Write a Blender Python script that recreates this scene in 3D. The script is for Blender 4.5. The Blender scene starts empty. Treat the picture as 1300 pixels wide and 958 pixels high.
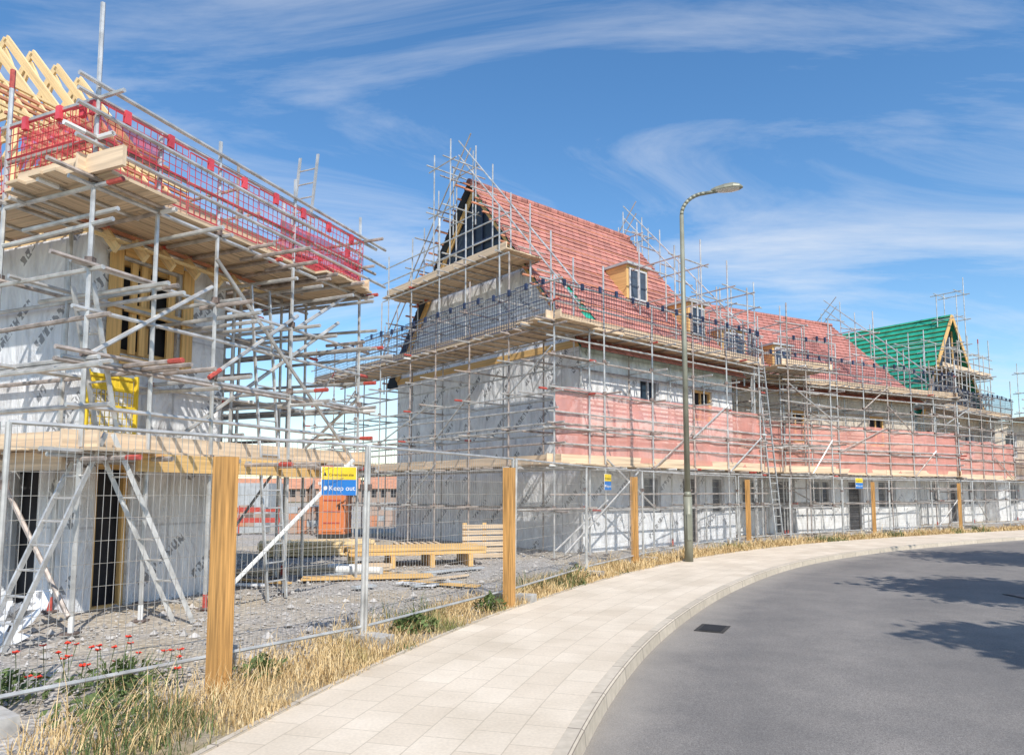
import bpy, math, random
from mathutils import Vector, noise
R=random.Random(7)
sc=bpy.context.scene
V=Vector
def v3(p,z=0): return V((p[0],p[1],z))
def dirv(a): a=math.radians(a); return V((math.sin(a),math.cos(a),0))
def left(d): return V((-d.y,d.x,0))
Z=V((0,0,1))

# ---------------- materials ----------------
class NT:
    def __init__(s,name):
        s.m=bpy.data.materials.new(name); s.m.use_nodes=True
        s.t=s.m.node_tree; s.n=s.t.nodes; s.l=s.t.links
        s.b=s.n['Principled BSDF']; s.tc=s.n.new('ShaderNodeTexCoord')
    def node(s,t,**k):
        n=s.n.new(t)
        for a,b in k.items(): setattr(n,a,b)
        return n
    def mapn(s,src,scale,rot=(0,0,0)):
        n=s.node('ShaderNodeMapping'); n.inputs['Scale'].default_value=scale; n.inputs['Rotation'].default_value=rot
        s.l.new(s.tc.outputs[src] if isinstance(src,str) else src,n.inputs['Vector']); return n.outputs[0]
    def noise(s,vec,scale,detail=4,rough=.55,dist=0):
        n=s.node('ShaderNodeTexNoise'); n.inputs['Scale'].default_value=scale; n.inputs['Detail'].default_value=detail
        n.inputs['Roughness'].default_value=rough; n.inputs['Distortion'].default_value=dist
        s.l.new(vec,n.inputs['Vector']); return n.outputs['Fac']
    def ramp(s,fac,stops):
        n=s.node('ShaderNodeValToRGB'); e=n.color_ramp.elements
        while len(e)<len(stops): e.new(.5)
        for i,(p,c) in enumerate(stops):
            e[i].position=p; e[i].color=(*c,1) if len(c)==3 else c
        s.l.new(fac,n.inputs[0]); return n.outputs[0]
    def mix(s,f,a,b,mode='MIX'):
        n=s.node('ShaderNodeMix',data_type='RGBA',blend_type=mode)
        for i,x in ((0,f),(6,a),(7,b)):
            if isinstance(x,bpy.types.NodeSocket): s.l.new(x,n.inputs[i])
            elif i==0: n.inputs[0].default_value=x
            else: n.inputs[i].default_value=(*x,1)
        return n.outputs[2]
    def math(s,op,a,b=None):
        n=s.node('ShaderNodeMath',operation=op)
        for i,x in enumerate((a,b)):
            if x is None: continue
            if isinstance(x,bpy.types.NodeSocket): s.l.new(x,n.inputs[i])
            else: n.inputs[i].default_value=x
        return n.outputs[0]
    def col(s,c): 
        if isinstance(c,bpy.types.NodeSocket): s.l.new(c,s.b.inputs['Base Color'])
        else: s.b.inputs['Base Color'].default_value=(*c,1)
    def rm(s,r,m=0): s.b.inputs['Roughness'].default_value=r; s.b.inputs['Metallic'].default_value=m
    def bump(s,h,st=.3,d=.02):
        n=s.node('ShaderNodeBump'); n.inputs['Strength'].default_value=st; n.inputs['Distance'].default_value=d
        s.l.new(h,n.inputs['Height']); s.l.new(n.outputs[0],s.b.inputs['Normal'])
def simple(name,c,rough=.7,metal=0,var=.25,scale=6,src='Object',stretch=(1,1,1),bump=0):
    t=NT(name); v=t.mapn(src,stretch); f=t.noise(v,scale)
    lo=tuple(x*(1-var) for x in c); hi=tuple(min(1,x*(1+var)) for x in c)
    t.col(t.ramp(f,[(.3,lo),(.7,hi)])); t.rm(rough,metal)
    if bump: t.bump(f,bump,.01)
    return t.m
M={}
M['steel']=simple('galvanised_steel',(.56,.55,.53),.42,.45,.3,5)
M['steel2']=simple('weathered_steel',(.42,.36,.32),.6,.3,.45,7)
M['coupler']=simple('coupler_steel',(.22,.17,.15),.6,.5,.5,20)
M['redpaint']=simple('red_paint',(.46,.08,.06),.5,0,.3,20)
M['board']=simple('scaffold_board',(.60,.46,.31),.85,0,.35,3,'UV',(.25,6,1),.3)
M['boardend']=simple('toe_board',(.68,.52,.36),.85,0,.3,3,'UV',(.2,5,1),.2)
M['timber']=simple('new_timber',(.70,.44,.17),.7,0,.25,3,'UV',(.3,9,1),.15)
M['timberpale']=simple('pale_truss_timber',(.80,.59,.31),.7,0,.2,3,'UV',(.3,9,1))
M['post']=simple('fence_post_timber',(.54,.285,.09),.75,0,.5,3,'UV',(.5,12,1),.4)
M['navy']=simple('navy_plastic',(.03,.045,.10),.5,0,.3,4)
M['redmesh']=simple('red_plastic_mesh',(.62,.07,.09),.5,0,.3,4)
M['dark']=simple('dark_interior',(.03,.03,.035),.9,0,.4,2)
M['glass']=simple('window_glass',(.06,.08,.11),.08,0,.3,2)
M['frame']=simple('window_frame_grey',(.55,.55,.55),.4,0,.1,5)
M['yellow']=simple('yellow_paint',(.80,.56,.03),.45,0,.15,5)
M['orange']=simple('orange_plastic',(.62,.20,.07),.6,0,.12,3)
M['white']=simple('white_paint',(.75,.75,.73),.4,0,.08,5)
M['blue']=simple('sign_blue',(.02,.17,.5),.4,0,.05,5)
M['grey']=simple('grey_painted_steel',(.42,.44,.45),.6,0,.15,3)
M['black']=simple('black_ink',(.02,.02,.02),.5,0,.05,5)
M['batten']=simple('roof_batten',(.56,.24,.14),.8,0,.3,4)
M['concrete']=simple('concrete',(.42,.40,.37),.9,0,.2,12,bump=.3)
M['lamp']=simple('lamp_post_paint',(.26,.26,.20),.5,.2,.2,3)
M['lampglass']=simple('lamp_glass',(.6,.62,.6),.15,0,.1,5)
M['iron']=simple('cast_iron',(.06,.055,.05),.7,.3,.3,20)
M['poppy']=simple('poppy_petal',(.75,.05,.02),.6,0,.2,20)
M['leafg']=simple('green_leaves',(.09,.13,.035),.7,0,.4,8)
M['stone']=simple('gravel_stone',(.40,.375,.35),.9,0,.45,4)
M['bark']=simple('bark',(.13,.1,.07),.9,0,.4,8,bump=.5)
M['ortile']=simple('distant_orange_tile',(.52,.24,.14),.8,0,.2,1)
M['brickd']=simple('distant_brick',(.42,.31,.25),.9,0,.2,1)
M['foliage']=simple('distant_foliage',(.08,.11,.055),.9,0,.5,.6)
def membrane(name,c):
    t=NT(name); v=t.mapn('UV',(1,1,1)); f=t.noise(v,2.5,5)
    t.col(t.ramp(f,[(.3,tuple(x*.7 for x in c)),(.7,tuple(x*1.25 for x in c))])); t.rm(.6); t.bump(f,.4,.03); return t.m
M['green']=membrane('green_roof_membrane',(.02,.34,.22))
M['bluemem']=membrane('dark_blue_membrane',(.035,.055,.085))
def foil(name,c,marks=.75,rot=.75):
    t=NT(name); uv=t.mapn('UV',(1,1,1))
    a=t.noise(t.mapn('UV',(1.5,.55,1)),1.5,7,.62,1.6); b=t.noise(uv,.55,3)
    w=t.node('ShaderNodeTexVoronoi',feature='DISTANCE_TO_EDGE'); w.inputs['Scale'].default_value=1.3
    wv=t.mapn('UV',(1.5,.45,1),(0,0,.25)); 
    ad=t.node('ShaderNodeMix',data_type='VECTOR'); ad.inputs[0].default_value=.25
    nn=t.node('ShaderNodeTexNoise'); nn.inputs['Scale'].default_value=1.7; t.l.new(uv,nn.inputs['Vector'])
    t.l.new(wv,ad.inputs[4]); t.l.new(nn.outputs['Color'],ad.inputs[5]); t.l.new(ad.outputs[1],w.inputs['Vector'])
    base=t.ramp(a,[(.32,tuple(x*.74 for x in c)),(.5,c),(.66,tuple(min(.93,x*1.14) for x in c))])
    sx=t.node('ShaderNodeSeparateXYZ'); t.l.new(uv,sx.inputs[0])
    sm=t.math('LESS_THAN',t.math('FRACT',t.math('DIVIDE',sx.outputs[0],2.4)),.018)
    sm2=t.math('LESS_THAN',t.math('FRACT',t.math('DIVIDE',t.math('ADD',sx.outputs[1],.35),1.45)),.022)
    base=t.mix(t.math('MULTIPLY',t.math('MAXIMUM',sm,sm2),.45),base,tuple(x*.45 for x in c))
    r=t.mapn('UV',(1,1,1),(0,0,-rot)); sp=t.node('ShaderNodeSeparateXYZ'); t.l.new(r,sp.inputs[0])
    row=t.math('DIVIDE',sp.outputs[1],.62); fr=t.math('FRACT',row); rid=t.math('FLOOR',row)
    rm_=t.math('LESS_THAN',fr,.24)
    xo=t.math('ADD',sp.outputs[0],t.math('MULTIPLY',rid,.77))
    word=t.math('LESS_THAN',t.math('FRACT',t.math('DIVIDE',xo,2.1)),.52)
    cv=t.node('ShaderNodeCombineXYZ'); t.l.new(t.math('MULTIPLY',xo,11),cv.inputs[0]); t.l.new(t.math('MULTIPLY',fr,4.5),cv.inputs[1]); t.l.new(rid,cv.inputs[2])
    gl=t.noise(cv.outputs[0],1.6,0)
    gap=t.math('GREATER_THAN',t.math('FRACT',t.math('MULTIPLY',xo,7.5)),.22)
    g=t.math('MULTIPLY',t.math('GREATER_THAN',gl,.44),gap)
    mk=t.math('MULTIPLY',t.math('MULTIPLY',t.math('MULTIPLY',rm_,word),g),t.math('MULTIPLY',t.math('GREATER_THAN',b,.44),marks))
    t.col(t.mix(mk,base,(.12,.12,.13)))
    t.rm(.36,.08)
    h=t.math('ADD',t.math('MULTIPLY',a,1.1),t.math('MULTIPLY',t.math('MINIMUM',w.outputs['Distance'],.12),2.2))
    t.bump(h,.85,.10); return t.m
M['foil']=foil('silver_breather_wrap',(.80,.81,.83))
M['foilw']=foil('pale_breather_wrap',(.82,.81,.79),.55)
M['tanwrap']=foil('tan_breather_wrap',(.64,.56,.46),.3)
def tile(name,c):
    t=NT(name); br=t.node('ShaderNodeTexBrick'); br.offset=.5
    for k,x in (('Scale',1),('Mortar Size',.012),('Brick Width',.33),('Row Height',.28),('Bias',0)): br.inputs[k].default_value=x
    br.inputs['Color1'].default_value=(*[x*.8 for x in c],1); br.inputs['Color2'].default_value=(*[x*1.2 for x in c],1)
    br.inputs['Mortar'].default_value=(*[x*.35 for x in c],1)
    t.l.new(t.tc.outputs['UV'],br.inputs['Vector'])
    f=t.noise(t.mapn('UV',(1,1,1)),.9,5)
    t.col(t.mix(.8,br.outputs['Color'],t.ramp(f,[(.3,(.78,.75,.75)),(.7,(1.1,1.1,1.1))]),'MULTIPLY')); t.rm(.8)
    t.bump(t.math('SUBTRACT',1,br.outputs['Fac']),.5,.02); return t.m
M['tile']=tile('red_roof_tile',(.50,.215,.175))
def brick(name,c):
    t=NT(name); br=t.node('ShaderNodeTexBrick')
    for k,x in (('Scale',1),('Mortar Size',.008),('Brick Width',.225),('Row Height',.075)): br.inputs[k].default_value=x
    br.inputs['Color1'].default_value=(*[x*.8 for x in c],1); br.inputs['Color2'].default_value=(*[x*1.2 for x in c],1); br.inputs['Mortar'].default_value=(.4,.36,.3,1)
    t.l.new(t.tc.outputs['UV'],br.inputs['Vector']); t.col(br.outputs['Color']); t.rm(.9); return t.m
M['brickr']=brick('orange_brick',(.62,.29,.14))
def net(name,c,alpha):
    t=NT(name); t.col(t.ramp(t.noise(t.mapn('UV',(1,1,1)),1.3,4),[(.3,tuple(x*.85 for x in c)),(.7,c)])); t.rm(.8)
    f=t.noise(t.mapn('UV',(.8,.25,1)),2.2,4)
    fa=t.math('ADD',t.math('MULTIPLY',f,.6),alpha-.3)
    tr=t.node('ShaderNodeBsdfTransparent'); mx=t.node('ShaderNodeMixShader')
    t.l.new(fa,mx.inputs[0]); t.l.new(tr.outputs[0],mx.inputs[1]); t.l.new(t.b.outputs[0],mx.inputs[2])
    t.l.new(mx.outputs[0],t.n['Material Output'].inputs[0]); return t.m
M['net']=net('pink_debris_netting',(.84,.36,.29),.60)
M['rednet']=net('red_debris_netting',(.76,.09,.12),.66)
def asphalt():
    t=NT('asphalt'); o=t.tc.outputs['Object']
    f=t.noise(o,120,2); g=t.noise(o,.5,4); p=t.noise(o,2.5,5)
    c=t.ramp(f,[(.3,(.12,.108,.10)),(.5,(.215,.198,.185)),(.75,(.36,.335,.31))])
    c=t.mix(.8,c,t.ramp(t.math('ADD',t.math('MULTIPLY',g,.6),t.math('MULTIPLY',p,.4)),[(.38,(.72,.72,.72)),(.62,(1.12,1.10,1.06))]),'MULTIPLY')
    sx=t.node('ShaderNodeSeparateXYZ'); t.l.new(t.tc.outputs['UV'],sx.inputs[0])
    e=t.math('ADD',sx.outputs[1],t.math('MULTIPLY',p,.5))
    m=t.ramp(t.math('DIVIDE',e,10),[(.70,(0,0,0)),(.765,(1,1,1))])
    c=t.mix(t.math('MULTIPLY',m,.6),c,(.36,.32,.27))
    wv=t.math('ABSOLUTE',t.math('SINE',t.math('MULTIPLY',sx.outputs[1],1.75)))
    c=t.mix(t.math('MULTIPLY',wv,.22),c,(.12,.112,.105))
    t.col(c); t.rm(.85); t.bump(f,.5,.008); return t.m
M['asphalt']=asphalt()
def paving():
    t=NT('paving_slabs'); br=t.node('ShaderNodeTexBrick'); br.offset=.5
    for k,x in (('Scale',1),('Mortar Size',.005),('Brick Width',.4),('Row Height',.3),('Mortar Smooth',.3)): br.inputs[k].default_value=x
    br.inputs['Color1'].default_value=(.66,.56,.44,1); br.inputs['Color2'].default_value=(.73,.63,.505,1); br.inputs['Mortar'].default_value=(.52,.44,.34,1)
    t.l.new(t.tc.outputs['UV'],br.inputs['Vector']); f=t.noise(t.tc.outputs['Object'],1.1,6); g=t.noise(t.tc.outputs['Object'],40,3)
    c=t.mix(.7,br.outputs['Color'],t.ramp(f,[(.3,(.76,.74,.70)),(.65,(1.06,1.06,1.06))]),'MULTIPLY')
    t.col(t.mix(.5,c,t.ramp(g,[(.3,(.82,.82,.82)),(.7,(1.1,1.1,1.1))]),'MULTIPLY')); t.rm(.85); t.bump(g,.25,.004); return t.m
M['paving']=paving()
def kerb():
    t=NT('kerb_stone'); br=t.node('ShaderNodeTexBrick'); br.offset=0
    for k,x in (('Scale',1),('Mortar Size',.008),('Brick Width',.9),('Row Height',5)): br.inputs[k].default_value=x
    br.inputs['Color1'].default_value=(.50,.43,.34,1); br.inputs['Color2'].default_value=(.58,.50,.40,1); br.inputs['Mortar'].default_value=(.24,.2,.16,1)
    t.l.new(t.tc.outputs['UV'],br.inputs['Vector']); g=t.noise(t.tc.outputs['Object'],12,4)
    t.col(t.mix(.6,br.outputs['Color'],t.ramp(g,[(.3,(.75,.75,.72)),(.7,(1.1,1.1,1.1))]),'MULTIPLY')); t.rm(.85); return t.m
M['kerb']=kerb()
def soil():
    t=NT('gravel_ground'); o=t.tc.outputs['Object']
    a=t.noise(o,28,5,.7); b=t.noise(o,.35,5); 
    w=t.node('ShaderNodeTexVoronoi'); w.inputs['Scale'].default_value=16; t.l.new(o,w.inputs['Vector'])
    bw=t.node('ShaderNodeRGBToBW'); t.l.new(w.outputs['Color'],bw.inputs[0])
    c=t.ramp(a,[(.3,(.24,.22,.20)),(.55,(.42,.39,.36)),(.75,(.58,.55,.51))])
    c=t.mix(t.ramp(b,[(.45,(0,0,0)),(.65,(1,1,1))]),c,(.46,.38,.27))
    t.col(t.mix(.5,c,bw.outputs[0],'SOFT_LIGHT')); t.rm(.95); t.bump(w.outputs['Distance'],.8,.04); return t.m
M['soil']=soil()
def verge():
    t=NT('straw_verge'); o=t.tc.outputs['Object']; a=t.noise(o,30,5,.7); b=t.noise(o,1.5,4)
    c=t.ramp(a,[(.3,(.22,.16,.08)),(.7,(.52,.41,.25))]); t.col(t.mix(t.ramp(b,[(.45,(0,0,0)),(.7,(.7,.7,.7))]),c,(.36,.33,.28))); t.rm(.95); t.bump(a,.8,.03); return t.m
M['verge']=verge()
def field():
    t=NT('grass_field'); o=t.tc.outputs['Object']; a=t.noise(o,5,6,.7); b=t.noise(o,.06,4)
    c=t.ramp(a,[(.3,(.06,.08,.03)),(.7,(.2,.19,.08))])
    t.col(t.mix(b,c,(.26,.21,.11))); t.rm(.95); t.bump(a,.5,.05); return t.m
M['field']=field()
def grassm():
    t=NT('dry_grass_blades'); f=t.noise(t.tc.outputs['Object'],.8,3); g=t.noise(t.tc.outputs['Object'],18,2)
    c=t.ramp(g,[(.3,(.42,.27,.11)),(.5,(.62,.44,.21)),(.7,(.78,.62,.36))])
    t.col(t.mix(t.ramp(f,[(.58,(0,0,0)),(.68,(1,1,1))]),c,(.20,.22,.07))); t.rm(.8); return t.m
M['grass']=grassm()

# ---------------- mesh builder ----------------
class MB:
    def __init__(s): s.v=[];s.f=[];s.mi=[];s.uv=[];s.mats=[]
    def m(s,k):
        if k not in s.mats: s.mats.append(k)
        return s.mats.index(k)
    def face(s,pts,k,uv=None):
        n=len(s.v); s.v+= [tuple(p) for p in pts]; s.f.append(tuple(range(n,n+len(pts)))); s.mi.append(s.m(k))
        if uv is None:
            p=[V(q) for q in pts]; e0=p[1]-p[0]; e1=p[-1]-p[0]
            if e1.length>e0.length: e0,e1=e1,e0
            a=e0.normalized() if e0.length>1e-9 else V((1,0,0))
            b=(e1-a*e1.dot(a)); b=b.normalized() if b.length>1e-9 else Z
            o=s.off
            uv=[((q-p[0]).dot(a)+o[0],(q-p[0]).dot(b)+o[1]) for q in p]
        s.uv+=uv
    off=(0,0)
    def box(s,o,a,b,c,k,rnd=True):
        o=V(o);a=V(a);b=V(b);c=V(c)
        if rnd: s.off=(R.random()*60,R.random()*60)
        p=lambda i,j,l:o+a*i+b*j+c*l
        for q in (((0,0,0),(0,1,0),(1,1,0),(1,0,0)),((0,0,1),(1,0,1),(1,1,1),(0,1,1)),((0,0,0),(1,0,0),(1,0,1),(0,0,1)),
                  ((0,1,0),(0,1,1),(1,1,1),(1,1,0)),((0,0,0),(0,0,1),(0,1,1),(0,1,0)),((1,0,0),(1,1,0),(1,1,1),(1,0,1))):
            s.face([p(*x) for x in q],k)
        s.off=(0,0)
    def beam(s,p,q,w,h,k,up=Z):
        p=V(p);q=V(q);d=(q-p); dn=d.normalized(); sd=dn.cross(up)
        if sd.length<1e-4: sd=dn.cross(V((1,0,0)))
        sd.normalize(); u=sd.cross(dn)
        s.box(p-sd*w/2-u*h/2,d,sd*w,u*h,k)
    def tube(s,p,q,r,k,n=7,r2=None,cap=True):
        p=V(p);q=V(q);d=(q-p)
        if d.length<1e-6:return
        dn=d.normalized(); a=dn.orthogonal().normalized(); b=dn.cross(a); r2=r if r2 is None else r2
        n0=len(s.v); mi=s.m(k); L=d.length; o=R.random()*30
        for i in range(n):
            t=2*math.pi*i/n; e=a*math.cos(t)+b*math.sin(t)
            s.v.append(tuple(p+e*r)); s.v.append(tuple(q+e*r2))
        for i in range(n):
            j=(i+1)%n; s.f.append((n0+2*i,n0+2*j,n0+2*j+1,n0+2*i+1)); s.mi.append(mi)
            s.uv+=[(o,i/n),(o,(i+1)/n),(o+L,(i+1)/n),(o+L,i/n)]
        if cap and n>4:
            for e in (0,1):
                fs=[n0+2*i+e for i in range(n)]
                if e==0: fs.reverse()
                s.f.append(tuple(fs)); s.mi.append(mi); s.uv+=[(0,0)]*n
    def obj(s,name,parent=None,smooth=False,loc=None):
        me=bpy.data.meshes.new(name); me.from_pydata(s.v,[],s.f)
        for k in s.mats: me.materials.append(M[k])
        me.polygons.foreach_set('material_index',s.mi)
        ul=me.uv_layers.new(name='UVMap'); fl=[x for u in s.uv for x in u]; ul.data.foreach_set('uv',fl)
        if smooth: me.polygons.foreach_set('use_smooth',[True]*len(s.f))
        me.update(); o=bpy.data.objects.new(name,me); sc.collection.objects.link(o)
        if parent: o.parent=parent
        return o
def empty(name):
    o=bpy.data.objects.new(name,None); sc.collection.objects.link(o); return o

# ---------------- curves ----------------
def catmull(P,n=10):
    P=[V((p[0],p[1],0)) for p in P]; out=[]
    for i in range(len(P)-1):
        p0=P[max(i-1,0)];p1=P[i];p2=P[i+1];p3=P[min(i+2,len(P)-1)]
        for j in range(n):
            t=j/n; out.append(.5*((2*p1)+(p2-p0)*t+(2*p0-5*p1+4*p2-p3)*t*t+(3*p1-p0-3*p2+p3)*t**3))
    out.append(P[-1]); return out
KP=[(-12,-42),(-6.0,-20),(-2.4,-7),(-.85,-.8),(-.1,2.6),(.82,6.0),(2.05,9.1),(3.95,12.7),(6.4,16.3),(9.2,19.3),(12.6,22.1),(18.9,26.2),(27,30.6),(40,36.5),(62,45),(110,60),(220,90)]
K=catmull(KP,10)
def offs(C,d):
    o=[]
    for i,p in enumerate(C):
        t=(C[min(i+1,len(C)-1)]-C[max(i-1,0)]).normalized(); o.append(p+left(t)*d)
    return o
arc=[0]
for i in range(1,len(K)): arc.append(arc[-1]+(K[i]-K[i-1]).length)
def strip(mb,d0,z0,d1,z1,k):
    A=offs(K,d0);B=offs(K,d1); w=math.hypot(d1-d0,z1-z0)
    for i in range(len(K)-1):
        mb.face([A[i]+Z*z0,A[i+1]+Z*z0,B[i+1]+Z*z1,B[i]+Z*z1],k,[(arc[i],0),(arc[i+1],0),(arc[i+1],w),(arc[i],w)])
RZ=-.12
mb=MB(); strip(mb,-7.4,RZ,0.02,RZ,'asphalt'); mb.obj('road')
PW=2.2
mb=MB(); strip(mb,.13,0,PW,0,'paving'); strip(mb,PW,0,PW+.01,-.12,'paving'); mb.obj('pavement')
mb=MB(); strip(mb,0,RZ-.02,.012,-.012,'kerb'); strip(mb,.012,-.012,.03,.004,'kerb'); strip(mb,.03,.004,.13,.004,'kerb'); strip(mb,.13,.004,.131,-.05,'kerb')
strip(mb,PW,-.05,PW+.001,.012,'kerb');strip(mb,PW+.001,.012,PW+.055,.012,'kerb');strip(mb,PW+.055,.012,PW+.056,-.08,'kerb'); mb.obj('kerb')
mb=MB(); strip(mb,-7.4,.004,-7.4+.001,RZ-.02,'kerb'); strip(mb,-7.52,.004,-7.4,.004,'kerb'); strip(mb,-9.4,0,-7.52,0,'paving'); strip(mb,-9.9,-.15,-9.4,0,'field'); mb.obj('pavement')
mb=MB(); mb.face([(-900,-900,-.15),(900,-900,-.15),(900,900,-.15),(-900,900,-.15)],'field'); mb.obj('ground')
mb=MB(); ds=[PW+.05,PW+.2,PW+.5,PW+.8]+[PW+1.2+.5*i for i in range(16)]+[12.5,14,16,18,21,25,30,40,60,100]
rows=[offs(K,d) for d in ds]
def gz(p,j):
    if j==0: return -.02
    a=min(1,j/3.)
    return a*(.035*noise.noise(p*.9)+.03*noise.noise(p*2.7))-.02 if j<26 else -.03
P=[[p+Z*gz(p,j) for p in r] for j,r in enumerate(rows)]
i0=next(i for i,p in enumerate(K) if p.y>-9)
i1=next(i for i,p in enumerate(K) if p.x>100)
for j in range(len(ds)-1):
    for i in range(i0,i1): mb.face([P[j][i],P[j][i+1],P[j+1][i+1],P[j+1][i]],'verge' if j<3 else 'soil')
mb.obj('site_ground')
mb=MB()
gc=V((2.38,9.25,RZ+.004)); t=V((.45,.89,0)); n=left(t)
mb.box(gc-t*.25-n*.0,t*.5,-n*.36,Z*.006,'iron')
for i in range(7): mb.box(gc+Z*.008-t*.21+t*.066*i-n*.05,t*.03,-n*.27,Z*.004,'dark')
mb.obj('road_drain')
mb=MB(); c=V((8.3,11.6,RZ+.004)); mb.box(c,V((.6,0,0)),V((0,.6,0)),Z*.006,'iron'); mb.box(c+V((.05,.05,.007)),V((.5,0,0)),V((0,.5,0)),Z*.004,'coupler'); mb.obj('manhole_cover')

# ---------------- buildings ----------------
def wall(mb,p0,p1,z0,z1,ops,k,th=.22,inn=None,uo=0,fr='frame'):
    p0=V(p0);p1=V(p1);d=(p1-p0);L=d.length;d.normalize(); inn=inn if inn is not None else left(d)
    xs=sorted({0,L}|{o[0] for o in ops}|{o[1] for o in ops}); zs=sorted({z0,z1}|{o[2] for o in ops}|{o[3] for o in ops})
    if isinstance(k,tuple): zs=sorted(set(zs)|{k[2]})
    for i in range(len(xs)-1):
        for j in range(len(zs)-1):
            cx=(xs[i]+xs[i+1])/2;cz=(zs[j]+zs[j+1])/2
            if any(o[0]<cx<o[1] and o[2]<cz<o[3] for o in ops): continue
            q=[(xs[i],zs[j]),(xs[i+1],zs[j]),(xs[i+1],zs[j+1]),(xs[i],zs[j+1])]
            kk=k if not isinstance(k,tuple) else (k[0] if cz<k[2] else k[1])
            mb.face([p0+d*a+Z*b for a,b in q],kk,[(a+uo,b) for a,b in q])
    for o in ops:
        a,b,c,e=o[:4]; f=o[4] if len(o)>4 else fr
        P=lambda x,z,y:p0+d*x+Z*z+inn*y
        for (x0,zz0,x1,zz1) in ((a,c,b,c),(b,c,b,e),(b,e,a,e),(a,e,a,c)):
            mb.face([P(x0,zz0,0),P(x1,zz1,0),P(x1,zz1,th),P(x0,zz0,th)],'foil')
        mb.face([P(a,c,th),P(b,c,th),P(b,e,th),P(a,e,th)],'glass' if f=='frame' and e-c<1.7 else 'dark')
        w=.07
        for (x0,zz0,dx,dz) in ((a+.005,c+.005,w,e-c-.01),(b-w-.005,c+.005,w,e-c-.01),(a+w+.006,e-w-.005,b-a-2*w-.012,w),(a+w+.006,c+.005,b-a-2*w-.012,w)):
            mb.box(P(x0,zz0,.06),d*dx,inn*.07,Z*dz,f)
        if b-a>.8 and e-c<1.7: mb.box(P((a+b)/2-.03,c+w+.006,.065),d*.06,inn*.06,Z*(e-c-2*w-.012),f)
def slope(mb,e0,e1,r0,r1,k,n=26,skip=None):
    e0,e1,r0,r1=map(V,(e0,e1,r0,r1)); nm=(e1-e0).cross(r0-e0).normalized()
    if nm.z<0:nm=-nm
    L=(e1-e0).length;H=(r0-e0).length
    for i in range(n):
        a=i/n;b=(i+1)/n
        P0=e0.lerp(r0,a);P1=e1.lerp(r1,a);Q0=e0.lerp(r0,b);Q1=e1.lerp(r1,b)
        segs=[(0,1)]
        if skip and skip[2]<=a<skip[3]: 
            segs=[(0,skip[0]+.004*i),(skip[1]-.003*i,1)]
        for s0,s1 in segs:
            A=P0.lerp(P1,s0)+nm*.055;B=P0.lerp(P1,s1)+nm*.055;C=Q0.lerp(Q1,s1)+nm*.02;D=Q0.lerp(Q1,s0)+nm*.02
            mb.face([A,B,C,D],k,[(s0*L,a*H),(s1*L,a*H),(s1*L,b*H),(s0*L,b*H)])
            A2=P0.lerp(P1,s0)+nm*.012;B2=P0.lerp(P1,s1)+nm*.012
            mb.face([A2,B2,B,A],k,[(s0*L,a*H),(s1*L,a*H),(s1*L,a*H+.04),(s0*L,a*H+.04)])
def membrane_slope(mb,e0,e1,r0,r1,k,nb=18,bk='batten'):
    e0,e1,r0,r1=map(V,(e0,e1,r0,r1)); L=(e1-e0).length;H=(r0-e0).length
    mb.face([e0,e1,r1,r0],k,[(0,0),(L,0),(L,H),(0,H)])
    nm=(e1-e0).cross(r0-e0).normalized()
    if nm.z<0:nm=-nm
    if nb:
        for i in range(nb):
            a=(i+.5)/nb; p=e0.lerp(r0,a)+nm*.025;q=e1.lerp(r1,a)+nm*.025
            mb.beam(p,q,.05,.04,bk,up=nm)
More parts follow.
